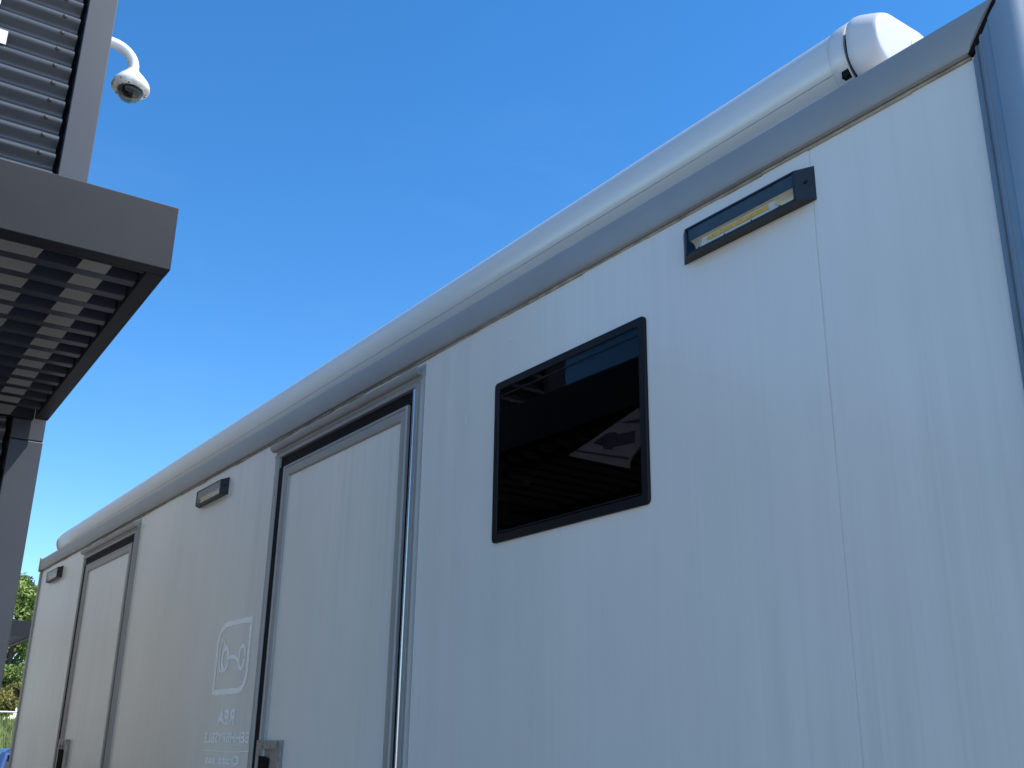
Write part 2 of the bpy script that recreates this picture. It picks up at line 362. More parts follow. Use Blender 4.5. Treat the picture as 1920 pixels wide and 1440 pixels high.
# doors
def make_door(x0, x1, lab):
    """x0, x1: outer frame edges"""
    fw = 0.040
    b = MB()
    for (a, c, s) in ((x0, x0 + fw, 1), (x1 - 0.050, x1, -1)):
        pr = [(0, 0.0), (0, 0.006), (0.004, 0.012), (0.012, 0.012), (0.013, 0.009), (0.016, 0.009), (0.017, 0.014), (0.030, 0.015), (0.036, 0.010), (0.040, -0.028), (0.030, -0.0295), (0.01, -0.002)]
        X = (lambda u: x0 + u) if s == 1 else (lambda u: x1 - u)
        b.extrude([(X(u), D - d - 0.0004, door_bot - 0.03) for u, d in pr], lambda p: (p[0], p[1], Z(0.985)))
    # head of the frame
    pr = [(1.024, 0.0), (1.024, 0.007), (1.010, 0.012), (1.006, 0.009), (1.000, 0.010), (0.994, 0.015), (0.984, 0.012), (0.981, -0.028), (0.99, -0.0295), (1.004, -0.002)]
    b.extrude([(x0 + 0.001, D - d - 0.0004, Z(z)) for z, d in pr], lambda p: (x1 - 0.001, p[1], p[2]))
    fr = tp('door_frame', b, M['alu'], smooth=True)
    # half-round drip gutter above the frame, open at its ends
    b = MB(); n = 10; outer = []; inner = []
    for k in range(n + 1):
        a = math.pi * k / n
        outer.append((0.0158 + 0.0150 * math.cos(a), 1.0255 - 0.0150 * math.sin(a)))
        inner.append((0.0158 + 0.0128 * math.cos(a), 1.0255 - 0.0128 * math.sin(a)))
    gp = [(0.0310, 1.031)] + outer[1:-1] + [(0.0006, 1.046), (0.0030, 1.046)] + list(reversed(inner[1:-1])) + [(0.0288, 1.031)]
    b.extrude([(x0 - 0.012, D - d, Z(z)) for d, z in gp], lambda p: (x1 + 0.002, p[1], p[2]))
    b.mi[-1] = b.mi[-2] = 1; tp('drip_gutter', b, [M['alu'], M['brightalu']], fr, smooth=True)
    # black gasket round the leaf
    b = MB(); gx0 = x0 + fw + 0.001; gx1 = x1 - fw - 0.001
    b.box(gx0, gx1, D - 0.004, D + 0.027, Z(0.9445), Z(0.980)); b.box(gx0, x0 + 0.0755, D - 0.010, D + 0.027, door_bot, Z(0.943)); b.box(x1 - 0.082, gx1, D + 0.001, D + 0.027, door_bot, Z(0.943))
    tp('gasket', b, M['rubber'], fr)
    # hinge tube on the right
    b = MB(); b.tube([(x1 - 0.0525, D - 0.0025, door_bot), (x1 - 0.0525, D - 0.0025, Z(0.985))], 0.0065, 14)
    tp('hinge_tube', b, M['brightalu'], fr, smooth=True)
    # leaf
    lx0, lx1 = x0 + 0.076, x1 - 0.083; w_ = 0.042; zt = Z(0.944)
    b = MB(); b.box(lx0 + 0.02, lx1 - 0.02, D + 0.0005, D + 0.024, door_bot + 0.02, zt - 0.02)
    leaf = tp('door', b, M['panel'], label=lab)
    b = MB()
    def bar(P):    # P: profile points (inset from outer edge, d); mitred
        n_ = len(P)
        loop = []
        for (u, d) in P:
            loop.append([(lx0 + u, D - d, door_bot), (lx0 + u, D - d, zt - u), (lx1 - u, D - d, zt - u), (lx1 - u, D - d, door_bot)])
        for s in range(3):
            vs_ = [loop[i][s] for i in range(n_)] + [loop[i][s + 1] for i in range(n_)]
            b.add(vs_, [(i, (i + 1) % n_, n_ + (i + 1) % n_, n_ + i) for i in range(n_)])
    bar([(0.0, -0.015), (0.0, 0.007), (0.004, 0.011), (0.010, 0.011), (0.012, 0.008), (0.036, 0.0085), (0.040, 0.006), (w_, 0.0008), (w_, -0.0002), (0.02, -0.015)])
    tp('leaf_frame', b, M['alu'], leaf, smooth=True)
    # recessed handle: plate with a pocket, dark pull lever
    hx0, hx1 = x0 + 0.073, x0 + 0.258; hz1 = Z(0.021); hz0 = hz1 - 0.27
    b = MB(); xs = [hx0, hx0 + 0.024, hx1 - 0.034, hx1]; zs = [hz0, hz0 + 0.025, hz1 - 0.026, hz1]; f0 = D - 0.0145
    for i in range(3):
        for j in range(3):
            if i == 1 and j == 1: continue
            b.add([(xs[i], f0, zs[j]), (xs[i + 1], f0, zs[j]), (xs[i + 1], f0, zs[j + 1]), (xs[i], f0, zs[j + 1])], [(0, 1, 2, 3)])
    for (p, q) in (((hx0, hz0), (hx1, hz0)), ((hx1, hz0), (hx1, hz1)), ((hx1, hz1), (hx0, hz1)), ((hx0, hz1), (hx0, hz0))):
        b.add([(p[0], f0, p[1]), (q[0], f0, q[1]), (q[0], D - 0.001, q[1]), (p[0], D - 0.001, p[1])], [(0, 1, 2, 3)])
    i0, i1, j0, j1 = xs[1], xs[2], zs[1], zs[2]; dp = D - 0.0015
    for (p, q) in (((i0, j0), (i1, j0)), ((i1, j0), (i1, j1)), ((i1, j1), (i0, j1)), ((i0, j1), (i0, j0))):
        b.add([(p[0], f0, p[1]), (q[0], f0, q[1]), (q[0], dp, q[1]), (p[0], dp, p[1])], [(0, 1, 2, 3)])
    b.add([(i0, dp, j0), (i1, dp, j0), (i1, dp, j1), (i0, dp, j1)], [(0, 1, 2, 3)])
    for k in range(3):
        xx = hx0 + 0.045 + 0.062 * k
        b.box(xx, xx + 0.008, f0 - 0.003, f0 - 0.0003, hz1 - 0.022, hz1 - 0.004)
    for k in range(5):
        b.lathe((hx1 - 0.015, f0 - 0.0015, hz1 - 0.05 - 0.045 * k), [(0.005, -0.0005), (0.005, 0.0005)], 10)
    b.cur = 1
    b.hull8([(i0 + 0.012, D - 0.017, j0 + 0.02), (i0 + 0.055, D - 0.006, j0 + 0.02), (i0 + 0.055, dp - 0.0005, j0 + 0.02), (i0 + 0.012, dp - 0.0005, j0 + 0.02)],
            [(i0 + 0.012, D - 0.017, j1 - 0.022), (i0 + 0.062, D - 0.006, j1 - 0.028), (i0 + 0.062, dp - 0.0005, j1 - 0.028), (i0 + 0.012, dp - 0.0005, j1 - 0.022)])
    tp('handle', b, [M['zinc'], M['rubber']], leaf)
make_door(-3.520, -2.470, 'nearer of the two doors, white leaf in a grey frame beside the dark window')
make_door(-6.258, -5.218, 'far narrow-looking white door near the far end of the trailer')

# window
def rrect(x0, x1, z0, z1, r, y, n=6):
    pts = []
    for cx, cz, a0 in ((x1 - r, z1 - r, 0), (x0 + r, z1 - r, 90), (x0 + r, z0 + r, 180), (x1 - r, z0 + r, 270)):
        for k in range(n + 1):
            a = R_(a0 + 90 * k / n); pts.append((cx + r * math.cos(a), y, cz + r * math.sin(a)))
    return pts
wx0, wx1, wz0, wz1 = -2.100, -1.535, Z(0.472), Z(0.880)
b = MB()
b.rings([rrect(wx0, wx1, wz0, wz1, 0.011, D - 0.0006), rrect(wx0, wx1, wz0, wz1, 0.011, D - 0.0062), rrect(wx0 + 0.0012, wx1 - 0.0012, wz0 + 0.0012, wz1 - 0.0012, 0.010, D - 0.0075),
         rrect(wx0 + 0.0195, wx1 - 0.0195, wz0 + 0.0195, wz1 - 0.0195, 0.004, D - 0.0075), rrect(wx0 + 0.020, wx1 - 0.020, wz0 + 0.020, wz1 - 0.020, 0.004, D - 0.0065), rrect(wx0 + 0.020, wx1 - 0.020, wz0 + 0.020, wz1 - 0.020, 0.004, D + 0.03)], False, False)
win_o = tp('window', b, M['blackframe'], smooth=True, label='square black-framed window with dark tinted pane')
b = MB(); b.box(wx0 + 0.0205, wx1 - 0.0205, D - 0.0052, D - 0.0012, wz0 + 0.0205, wz1 - 0.0205)
tp('pane', b, M['tint'], win_o)
b = MB(); b.box(wx0 + 0.0215, wx1 - 0.0215, D - 0.0068, D - 0.0054, wz1 - 0.040, wz1 - 0.0375)
tp('pane_rail', b, M['blackframe'], win_o)
b = MB(); b.box(wx0 + 0.025, wx1 - 0.026, D - 0.0068, D - 0.0054, wz0 + 0.0225, wz0 + 0.0255)
tp('pane_rail', b, M['blackframe'], win_o)
# folded mauve blind seen through the pane
b = MB(); cy = D + 0.02
cl = [(-1.833, 0.640), (-1.760, 0.6545), (-1.590, 0.692), (-1.578, 0.655), (-1.572, 0.615), (-1.598, 0.600), (-1.618, 0.585), (-1.625, 0.567)]
b.extrude([(x, cy, Z(z)) for x, z in cl], lambda p: (p[0], p[1] + 0.004, p[2]))
b.cur = 1
for st in ([(-1.806, 0.6440), (-1.80, 0.6455), (-1.622, 0.5900), (-1.622, 0.5845)],
           [(-1.742, 0.6480), (-1.69, 0.6600), (-1.665, 0.6560), (-1.655, 0.6480), (-1.600, 0.6440), (-1.603, 0.6180), (-1.672, 0.6240), (-1.676, 0.6190), (-1.705, 0.6270), (-1.706, 0.6340)],
           [(-1.650, 0.6740), (-1.585, 0.6660), (-1.583, 0.6580), (-1.610, 0.6620)]):
    b.extrude([(x, cy - 0.0005, Z(z)) for x, z in st], lambda p: (p[0], p[1] - 0.0012, p[2]))
tp('blind', b, [M['cloth'], M['clothdark']], win_o)

# side lights
def make_light(dx, lab):
    x0, x1, z0, z1 = -1.414 + dx, -1.072 + dx, Z(0.951), Z(1.020)
    fx0, fx1 = x0 + 0.032, x1 - 0.024; dd = 0.028
    fz0, fz1 = Z(0.9500), Z(1.0115); t = 0.0022
    b = MB()
    W_ = D - 0.0008; F_ = D - dd
    def slab(p):            # solid between four outer points and the same points pushed inwards
        b.hull8(p[:4], p[4:])
    # right and left ends, slanting out from the wall
    slab([(x1, W_, z0), (x1, W_, z1), (fx1, F_, fz1), (fx1, F_, fz0), (x1 - 0.006, W_, z0), (x1 - 0.006, W_, z1), (fx1 - 0.006, F_, fz1), (fx1 - 0.006, F_, fz0)])
    slab([(x0, W_, z0), (fx0, F_, fz0), (fx0, F_, fz1), (x0, W_, z1), (x0 + 0.006, W_, z0), (fx0 + 0.006, F_, fz0), (fx0 + 0.006, F_, fz1), (x0 + 0.006, W_, z1)])
    # bottom and top
    slab([(x0 + 0.004, W_, z0 - 0.0004), (x1 - 0.004, W_, z0 - 0.0004), (fx1 - 0.003, F_, fz0 - 0.0004), (fx0 + 0.003, F_, fz0 - 0.0004),
          (x0 + 0.004, W_, z0 + 0.005), (x1 - 0.004, W_, z0 + 0.005), (fx1 - 0.003, F_, fz0 + 0.0055), (fx0 + 0.003, F_, fz0 + 0.0055)])
    slab([(x0 + 0.004, W_, z1 + 0.0004), (fx0 + 0.003, F_, fz1 + 0.0004), (fx1 - 0.003, F_, fz1 + 0.0004), (x1 - 0.004, W_, z1 + 0.0004),
          (x0 + 0.004, W_, z1 - 0.004), (fx0 + 0.003, F_, fz1 - 0.003), (fx1 - 0.003, F_, fz1 - 0.003), (x1 - 0.004, W_, z1 - 0.004)])
    b.box(x0 + 0.007, x1 - 0.007, D - 0.0030, D - 0.0010, z0 + 0.0055, z1 - 0.0045)
    body = tp('side_light', b, M['lampbody'], label=lab)
    b = MB(); b.lathe((fx1 + 0.014, 0, 0), [(0.004, 0), (0.004, 0.001)], 10)
    b.v = [(p[0] - 0.001 + (p[1]) * 0.6, D - 0.0148 + p[1] * 0.6 - p[2], Z(0.985) + (p[0] - fx1 - 0.014)) for p in b.v]
    tp('cap_screw', b, M['rubber'], body)
    # slate hood panel in the upper half, beige reflector curving under it
    b = MB(); hx0, hx1 = fx0 + 0.0065, fx1 - 0.0065
    b.box(hx0, hx1, D - 0.0245, D - 0.0225, Z(0.9835), fz1 - 0.0035); tp('hood_panel', b, M['slate'], body)
    b = MB(); pr = [(0.0222, 0.9832), (0.014, 0.9815), (0.008, 0.9765), (0.006, 0.969), (0.008, 0.962), (0.014, 0.958), (0.0225, 0.9565)]
    b.extrude([(hx0 + 0.002, D - d, Z(z)) for d, z in pr], lambda p: (hx1 - 0.002, p[1], p[2]), caps=False, closed=False)
    tp('reflector', b, M['refl'], body, smooth=True)
    b = MB(); b.box(hx0, hx1, F_ + 0.0004, F_ + 0.0016, fz0 + 0.006, fz1 - 0.0033); tp('lens', b, M['lens'], body)
    c0, c1 = fx0 + 0.038, fx1 - 0.058
    b = MB()
    b.hull8([(c0, D - 0.021, Z(0.9600)), (c1, D - 0.021, Z(0.9600)), (c1, D - 0.010, Z(0.9600)), (c0, D - 0.010, Z(0.9600))],
            [(c0, D - 0.0185, Z(0.9795)), (c1, D - 0.0185, Z(0.9795)), (c1, D - 0.010, Z(0.9795)), (c0, D - 0.010, Z(0.9795))])
    tp('lamp_tray', b, M['white'], body)
    nL = 34; l0, l1 = c0 + 0.016, c1 - 0.012
    b = MB()
    b.box(l0, l1, D - 0.0215, D - 0.0203, Z(0.9662), Z(0.9752))
    for k in range(nL):
        a = l0 + (l1 - l0) * k / nL
        b.box(a + 0.0006, a + (l1 - l0) / nL * 0.72, D - 0.0230, D - 0.0216, Z(0.9666), Z(0.9748))
    o = tp('led_strip', b, M['led'], body); o['kind'] = 'stuff'
    for k in range(4):
        a = hx0 + 0.03 + k * 0.07
        b = MB(); b.box(a, a + 0.003, F_ - 0.0008, F_ + 0.0002, fz0 + 0.0045, fz0 + 0.0075)
        tp('lens_clip', b, M['lampbody'], body)
make_light(0.0, 'nearest side light, between the window and the right corner')
make_light(-2.944, 'side light between the two doors')
make_light(-5.728, 'farthest side light, beyond the far door')

# awning cassette along the roof edge
yc, zc, r = 1.5, Z(1.2425), 0.0855
AX0, AX1 = -7.30, -1.029
b = MB(); rg = []
nA = 48
def prof_r(k):
    a = 2 * math.pi * k / nA
    rr = r
    return (yc - rr * math.cos(a), zc + rr * math.sin(a))
def groove(k, dr):
    a = 2 * math.pi * k / nA; return (yc - (r + dr) * math.cos(a), zc + (r + dr) * math.sin(a))
xs = [AX0 - 0.012, AX0] + [AX0 + (AX1 - AX0) * i / 16 for i in range(1, 17)]
for i, x in enumerate(xs):
    ring = []
    for k in range(nA):
        a = 2 * math.pi * k / nA
        rr = r * (0.93 if i == 0 else 1.0)
        ring.append((x, yc + (AX1 - x) * 0.0046 - rr * math.cos(a), zc + rr * math.sin(a)))
    rg.append(ring)
b.rings(rg)
aw = tp('awning', b, M['awning'], smooth=True, label='long silver roller awning case on the roof edge with white end cap')
b = MB()
for nm, ang, hw, mt_ in (('front_seam', -28.0, 0.0004, M['seamgrey']), ('lower_ridge', -45.0, 0.0006, M['awning'])):
    a = R_(ang); b = MB(); cyy = yc - r * math.cos(a); czz = zc + r * math.sin(a); sh = (AX1 - AX0) * 0.0046
    q = [(-0.0007, -hw), (-0.0007, hw), (0.003, hw), (0.003, -hw)]
    b.extrude([(AX1, cyy + u, czz + v) for u, v in q], lambda p: (AX0, p[1] + sh, p[2]))
    tp(nm, b, mt_, aw)
b = MB(); b.lathe((0, yc, zc), [(r + 0.002, AX1 + 0.001), (r + 0.003, AX1 + 0.004), (r + 0.003, AX1 + 0.032), (r + 0.001, AX1 + 0.035), (r - 0.006, AX1 + 0.035)], 64, axis='x')
tp('end_ring', b, M['awning'], aw, smooth=True)
b = MB(); b.lathe((0, yc, zc), [(r - 0.004, AX1 + 0.0355), (r - 0.004, AX1 + 0.0475)], 48, axis='x'); tp('ring_gap', b, M['rubber'], aw)
e0 = AX1 + 0.048
def rounded(x, inset, n=9):
    ya, yb_, za, zb_ = 1.3985 + inset, 1.612 - inset, Z(1.157) + inset, Z(1.3075) - inset
    pts = []
    for (qy, qz, a0, rr) in ((ya, zb_, 90, 0.064), (ya, za, 180, 0.060), (yb_, za, 270, 0.03), (yb_, zb_, 0, 0.055)):
        rr = rr - inset * 0.6
        oy = qy + rr if a0 in (90, 180) else qy - rr; oz = qz - rr if a0 in (0, 90) else qz + rr
        for k in range(n + 1):
            a = R_(a0 + 90 * k / n); pts.append((x, oy + rr * math.cos(a), oz + rr * math.sin(a)))
    return pts
b = MB()
b.rings([rounded(e0 + dx, q) for dx, q in ((0, 0.010), (0.001, 0.005), (0.004, 0.001), (0.009, 0.0), (0.018, 0.0015), (0.036, 0.008), (0.050, 0.0135), (0.055, 0.0165), (0.057, 0.020), (0.0575, 0.025))])
cap = tp('end_cap', b, M['cap'], aw, smooth=True)
b = MB(); b.lathe((0, yc + 0.036, zc + 0.008), [(0.016, e0 + 0.0570), (0.016, e0 + 0.0582), (0.0142, e0 + 0.0586)], 24, axis='x', cap0=False); tp('cap_boss', b, M['cap'], cap, smooth=True)
b = MB(); b.lathe((0, yc + (AX1 - AX0) * 0.0046, zc), [(r - 0.001, AX0 - 0.030), (r + 0.003, AX0 - 0.024), (r + 0.003, AX0 - 0.0125)], 48, axis='x')
tp('end_cap', b, M['cap'], aw, smooth=True)
b = MB()
a = R_(-32); b.box(AX1 + 0.018, AX1 + 0.0325, yc - (r + 0.0042) * math.cos(a), yc - (r - 0.015) * math.cos(a), zc - r * 0.70, zc - r * 0.48)
tp('drain_notch', b, M['rubber'], aw)
for bx in (-7.0, -5.0, -3.0, -1.3):
    b = MB(); b.box(bx, bx + 0.06, yc - 0.03, yc + 0.03, Z(1.1502), zc - r * 0.9); tp('awning_bracket', b, M['alu'], aw)

# sunlight projected off glass, painted on as pale emblem and mirrored lettering
def ribbon(b, pts, wd, y=D - 0.0012, closed=False, jit=0.0018):
    P = [Vector((p[0], p[1])) for p in pts]
    fine = []
    n = len(P)
    for i in range(n if closed else n - 1):
        a, c = P[i], P[(i + 1) % n]
        m_ = max(1, int((c - a).length / 0.012))
        for k in range(m_): fine.append(a.lerp(c, k / m_))
    if not closed: fine.append(P[-1])
    n = len(fine); L_, R2 = [], []
    for i in range(n):
        if closed: t = fine[(i + 1) % n] - fine[i - 1]
        else: t = fine[min(i + 1, n - 1)] - fine[max(i - 1, 0)]
        t.normalize(); nn = Vector((-t.y, t.x))
        wv = wd(i / n) if callable(wd) else wd
        L_.append(fine[i] + nn * (wv / 2 + rnd.uniform(-jit, jit))); R2.append(fine[i] - nn * (wv / 2 + rnd.uniform(-jit, jit)))
    vs_ = [(p.x, y, Z(p.y)) for p in L_] + [(p.x, y, Z(p.y)) for p in R2]
    fs_ = [(i, (i + 1) % n, n + (i + 1) % n, n + i) for i in range(n if closed else n - 1)]
    b.add(vs_, fs_)
def arc(cx, cz, rx, rz, a0, a1, n=12): return [(cx + rx * math.cos(R_(a0 + (a1 - a0) * k / n)), cz + rz * math.sin(R_(a0 + (a1 - a0) * k / n))) for k in range(n + 1)]
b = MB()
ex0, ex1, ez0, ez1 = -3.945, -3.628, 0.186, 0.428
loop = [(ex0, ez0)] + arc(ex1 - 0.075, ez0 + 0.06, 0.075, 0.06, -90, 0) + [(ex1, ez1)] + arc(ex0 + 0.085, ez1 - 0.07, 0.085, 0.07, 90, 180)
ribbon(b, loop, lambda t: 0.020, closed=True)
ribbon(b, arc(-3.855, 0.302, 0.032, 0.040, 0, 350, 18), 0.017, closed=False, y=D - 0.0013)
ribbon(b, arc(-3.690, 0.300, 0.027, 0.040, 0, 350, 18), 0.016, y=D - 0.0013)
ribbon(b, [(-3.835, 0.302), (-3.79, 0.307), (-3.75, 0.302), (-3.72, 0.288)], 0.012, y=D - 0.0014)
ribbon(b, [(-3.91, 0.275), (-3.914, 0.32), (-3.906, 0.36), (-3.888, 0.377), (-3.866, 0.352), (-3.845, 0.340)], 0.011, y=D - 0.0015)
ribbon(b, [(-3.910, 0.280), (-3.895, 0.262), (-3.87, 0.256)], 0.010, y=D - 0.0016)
em = tp('painted_light_emblem', b, M['sun_marks']); em['kind'] = 'stuff'
def painted_light_text(txt, x0, x1, z0, z1, name, y=D - 0.0012):
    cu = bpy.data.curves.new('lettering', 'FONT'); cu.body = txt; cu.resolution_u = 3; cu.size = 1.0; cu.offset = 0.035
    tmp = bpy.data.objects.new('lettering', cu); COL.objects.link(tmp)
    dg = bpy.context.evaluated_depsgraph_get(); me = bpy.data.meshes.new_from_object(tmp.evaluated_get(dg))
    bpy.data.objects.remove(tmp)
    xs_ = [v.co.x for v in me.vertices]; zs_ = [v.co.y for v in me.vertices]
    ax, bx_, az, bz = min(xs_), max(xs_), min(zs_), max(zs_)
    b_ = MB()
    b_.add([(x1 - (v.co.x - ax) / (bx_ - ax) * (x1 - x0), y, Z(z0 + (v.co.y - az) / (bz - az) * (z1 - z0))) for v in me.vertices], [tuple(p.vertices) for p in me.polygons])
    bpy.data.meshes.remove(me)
    lt = tp(name, b_, M['sun_marks']); lt['kind'] = 'stuff'
painted_light_text('REA', -3.870, -3.703, 0.071, 0.125, 'painted_light_lettering')
painted_light_text('BEHHBPYSBLE', -3.990, -3.552, 0.011, 0.048, 'painted_light_lettering')
b = MB(); ribbon(b, [(-3.998, -0.014), (-3.85, -0.015), (-3.76, -0.018), (-3.545, -0.014)], 0.0025, jit=0.0004); tp('painted_light_line', b, M['sun_marks'])
painted_light_text('Q:sss sss', -3.954, -3.620, -0.066, -0.028, 'painted_light_lettering')
# small chips in the gelcoat
for (x, z, wx, wz) in ((-2.04, 0.985, 0.018, 0.006), (-2.62, 1.050, 0.008, 0.010), (-2.02, 0.905, 0.006, 0.004), (-2.245, 0.828, 0.007, 0.022)):
    n = 9; b = MB(); b.add([(x + wx * rnd.uniform(0.5, 1) * math.cos(2 * math.pi * k / n), D - 0.0008, Z(z + wz * rnd.uniform(0.5, 1) * math.sin(2 * math.pi * k / n))) for k in range(n)], [tuple(range(n))])
    tp('gelcoat_chip', b, M['white'])

# ------------------------------------------------------------------ building (local frame: origin under the canopy's near corner)
B0 = (-2.342, 0.617, 0.0); BR = R_(-1.75)
bld = thing('metal_clad_building', B0, 'dark grey building with corrugated cladding and a smooth corner column', 'building', rz=BR)
H = 6.2
UF = -1.545          # front of the corner column
def bp_(name, mb, mt, parent=None, **k): return part(name, mb, mt, parent or bld, **k)
# corner column in two lengths with a visible joint
cj = Z(1.005)
b = MB(); b.box(UF - 0.22, UF, -0.105, 0.003, 0.0, cj - 0.0025); bp_('corner_column', b, M['steel'], bevel=0.003)
b = MB(); b.box(UF - 0.22, UF - 0.001, -0.1045, 0.0025, cj, H); col_o = bp_('corner_column', b, M['steel'], bevel=0.003)
b = MB(); b.box(UF - 0.12, UF - 0.075, -0.150, -0.1055, 0.0, H); bp_('edge_channel', b, M['rubber'])
# corrugated cladding facing the viewer's side (ribs run along y)
def corrugated(y0, y1, z0, z1, u0, pitch=0.0782, amp=0.019, seg=12):
    b = MB(); nz = int((z1 - z0) / pitch * seg); vs_ = []
    for i in range(nz + 1):
        z = z0 + (z1 - z0) * i / nz; ph = 2 * math.pi * (z - Z(2.8316)) / pitch
        s = math.cos(ph); s = math.copysign(abs(s) ** 0.8, s)
        vs_ += [(u0 + amp * s, y0, z), (u0 + amp * s, y1, z)]
    b.add(vs_, [(2 * i, 2 * i + 1, 2 * i + 3, 2 * i + 2) for i in range(nz)])
    return b
UC = UF - 0.034
zl = 2.80
bp_('cladding_sheet', corrugated(-0.772, -0.122, 0.0, H - 0.1, UC), M['clad'], smooth=False)
for a, c in ((-2.7, -0.90), (-4.55, -2.702), (-6.4, -4.552)):
    bp_('cladding_sheet', corrugated(a, c, 0.0, zl - 0.1, UC), M['clad'], smooth=False)
b = MB(); b.box(UF - 0.22, UF, -0.892, -0.786, 0.0, H); bp_('corner_column', b, M['steel'], bevel=0.003)
for o in bld.children:
    if o.name.startswith('cladding_sheet'):
        for p in o.data.polygons: p.use_smooth = True
# screws on every crest
sme = None
for i in range(-28, 16):
    z = Z(2.8316) + i * 0.0782 - 0.004
    if sme is None:
        s = MB(); s.lathe((0, 0, 0), [(0.0085, 0.0), (0.0085, 0.003), (0.006, 0.007), (0.0025, 0.008)], 10, axis='x', cap0=False)
        o = bp_('screw', s, M['screw'], smooth=True); sme = o.data
    else:
        o = bpy.data.objects.new('screw', sme); COL.objects.link(o); o.parent = bld
    o.location = (UC + 0.0185, -0.183 + rnd.uniform(-0.004, 0.004), z)
# body behind, side wall along the trailer, parapet
b = MB(); b.box(UF - 9.0, UF - 0.121, -0.87, -0.03, 0.0, H - 0.15); b.box(UF - 8.99, UF - 0.06, -6.4, -0.871, 0.0, zl - 0.12); bp_('wall', b, M['clad'])
b = MB(); b.box(UF - 9.0, UF - 0.225, -0.029, -0.004, 0.0, H - 0.2); bp_('side_wall', b, M['pale'])
b = MB(); b.box(UF - 9.05, UF + 0.02, -0.92, 0.03, H, H + 0.12); bp_('parapet_capping', b, M['steel'])
b = MB(); b.box(UF - 9.05, UF - 0.001, -6.45, -0.893, zl - 0.1, zl - 0.02); bp_('parapet_capping', b, M['steel'])
b = MB(); b.box(UC + 0.0195, UC + 0.0225, -0.475, -0.366, Z(2.533), Z(2.5945)); sign = bp_('sign_plate', b, M['white'], bevel=0.001)
b = MB(); b.box(UC + 0.0195, UC + 0.0225, -0.62, -0.412, Z(2.70), Z(2.79)); bp_('sign_plate', b, M['white'], bevel=0.001)

# slatted canopy
def make_canopy(loc, rz, label, zb, length, height=0.167, depth=1.5, posts=False, joist=True):
    c = thing('slatted_canopy', loc, label, 'canopy', rz=rz, group='dark slatted canopies')
    z0, z1 = zb, zb + height
    b = MB(); b.box(-0.045, 0.0, -length, 0.0, z0, z1); b.box(-0.058, -0.045, -length + 0.05, -0.05, z0, z0 + 0.03)
    part('fascia', b, M['canopy'], c, bevel=0.002)
    b = MB(); b.box(-depth, -0.0455, -0.044, -0.0005, z0 + 0.0005, z1 - 0.0005); part('side_beam', b, M['canopy'], c, bevel=0.002)
    b = MB(); b.box(-depth, -0.0455, -length + 0.001, -length + 0.044, z0 + 0.0005, z1 - 0.0005); part('side_beam', b, M['canopy'], c, bevel=0.002)
    b = MB(); b.box(-depth - 0.03, -depth - 0.001, -length, -0.046, z0 + 0.001, z1 - 0.001); part('back_beam', b, M['canopy'], c)
    s = MB(); s.box(-0.017, 0.017, -length + 0.0455, -0.0455, z0 + 0.008, z0 + 0.115)
    s0 = None
    n = int((depth - 0.1) / 0.1025)
    for i in range(n):
        if s0 is None: s0 = part('slat', s, M['slat'], c, bevel=0.0015, seg=1); o = s0
        else: o = s0.copy(); COL.objects.link(o); o.parent = c
        o.location = (-0.155 - i * 0.1028, 0, 0)
    if joist:
        y = -0.135
        while y > -length + 0.1:
            b = MB(); b.box(-depth + 0.002, -0.046, y - 0.068, y, z0 + 0.117, z1 - 0.006); part('joist', b, M['canopy'], c)
            y -= 0.62
    if posts:
        for yy in (-length + 0.2, -1.05):
            b = MB(); b.box(-depth + 0.01, -depth + 0.09, yy, yy + 0.08, 0.0, z0 - 0.0005); part('post', b, M['steel'], c)
    return c
make_canopy(B0, BR, 'nearer dark slatted canopy fixed to the building under the security camera', Z(1.07), 3.6)
make_canopy((-12.0, 2.30, 0), R_(-1.0), 'distant dark canopy seen between building column and trailer end, before the trees', Z(1.037), 3.6, height=0.16, posts=True)

# bird's nest of pale debris caught on a slat
b = MB()
nc = Vector((-3.47, 0.33, Z(1.062)))
for k in range(36):
    p = nc + Vector((rnd.uniform(-0.012, 0.012), rnd.uniform(-0.026, 0.026), rnd.uniform(-0.012, 0.012))); q = p + Vector((rnd.uniform(-1, 1), rnd.uniform(-1, 1), rnd.uniform(-1.2, 0.4))) * 0.014
    b.tube([p, q], 0.0016, 4)
o = part('straw_clump', b, mat('dry_straw', (0.62, 0.52, 0.33), 0.8, var=0.3, vscale=80)); o['label'] = 'small clump of pale straw caught on a dark canopy slat'; o['category'] = 'straw'

# dome security camera on the column
sc0 = (-3.955, 0.664, 0.0)
cam_t = thing('security_camera', sc0, 'white dome security camera on a curved arm beside the grey column', 'security camera')
cx, cy = -3.985, 0.787
b = MB(); pts = [(cx, 0.662, Z(2.765)), (cx, 0.69, Z(2.765))]
for k in range(1, 11):
    a = R_(90 * k / 10); pts.append((cx, 0.69 + (cy - 0.69) * math.sin(a), Z(2.765) - 0.085 * (1 - math.cos(a))))
pts.append((cx, cy, Z(2.635)))
b.tube(pts, 0.0215, 20); part('arm', b, M['white'], cam_t, off=sc0, smooth=True)
b = MB(); b.lathe((cx, 0.6655, Z(2.765)), [(0.036, -0.004), (0.036, 0.004), (0.03, 0.008)], 24)
b.v = [(x, 0.666 + (z - Z(2.765)), Z(2.765) + (y - 0.6655)) for x, y, z in b.v]; part('wall_flange', b, M['white'], cam_t, off=sc0, smooth=True)
b = MB(); b.lathe((cx, cy, 0), [(0.0235, Z(2.668)), (0.027, Z(2.660)), (0.052, Z(2.632)), (0.070, Z(2.608)), (0.0755, Z(2.594)), (0.0755, Z(2.590))], 40, cap1=False)
part('housing', b, M['white'], cam_t, off=sc0, smooth=True)
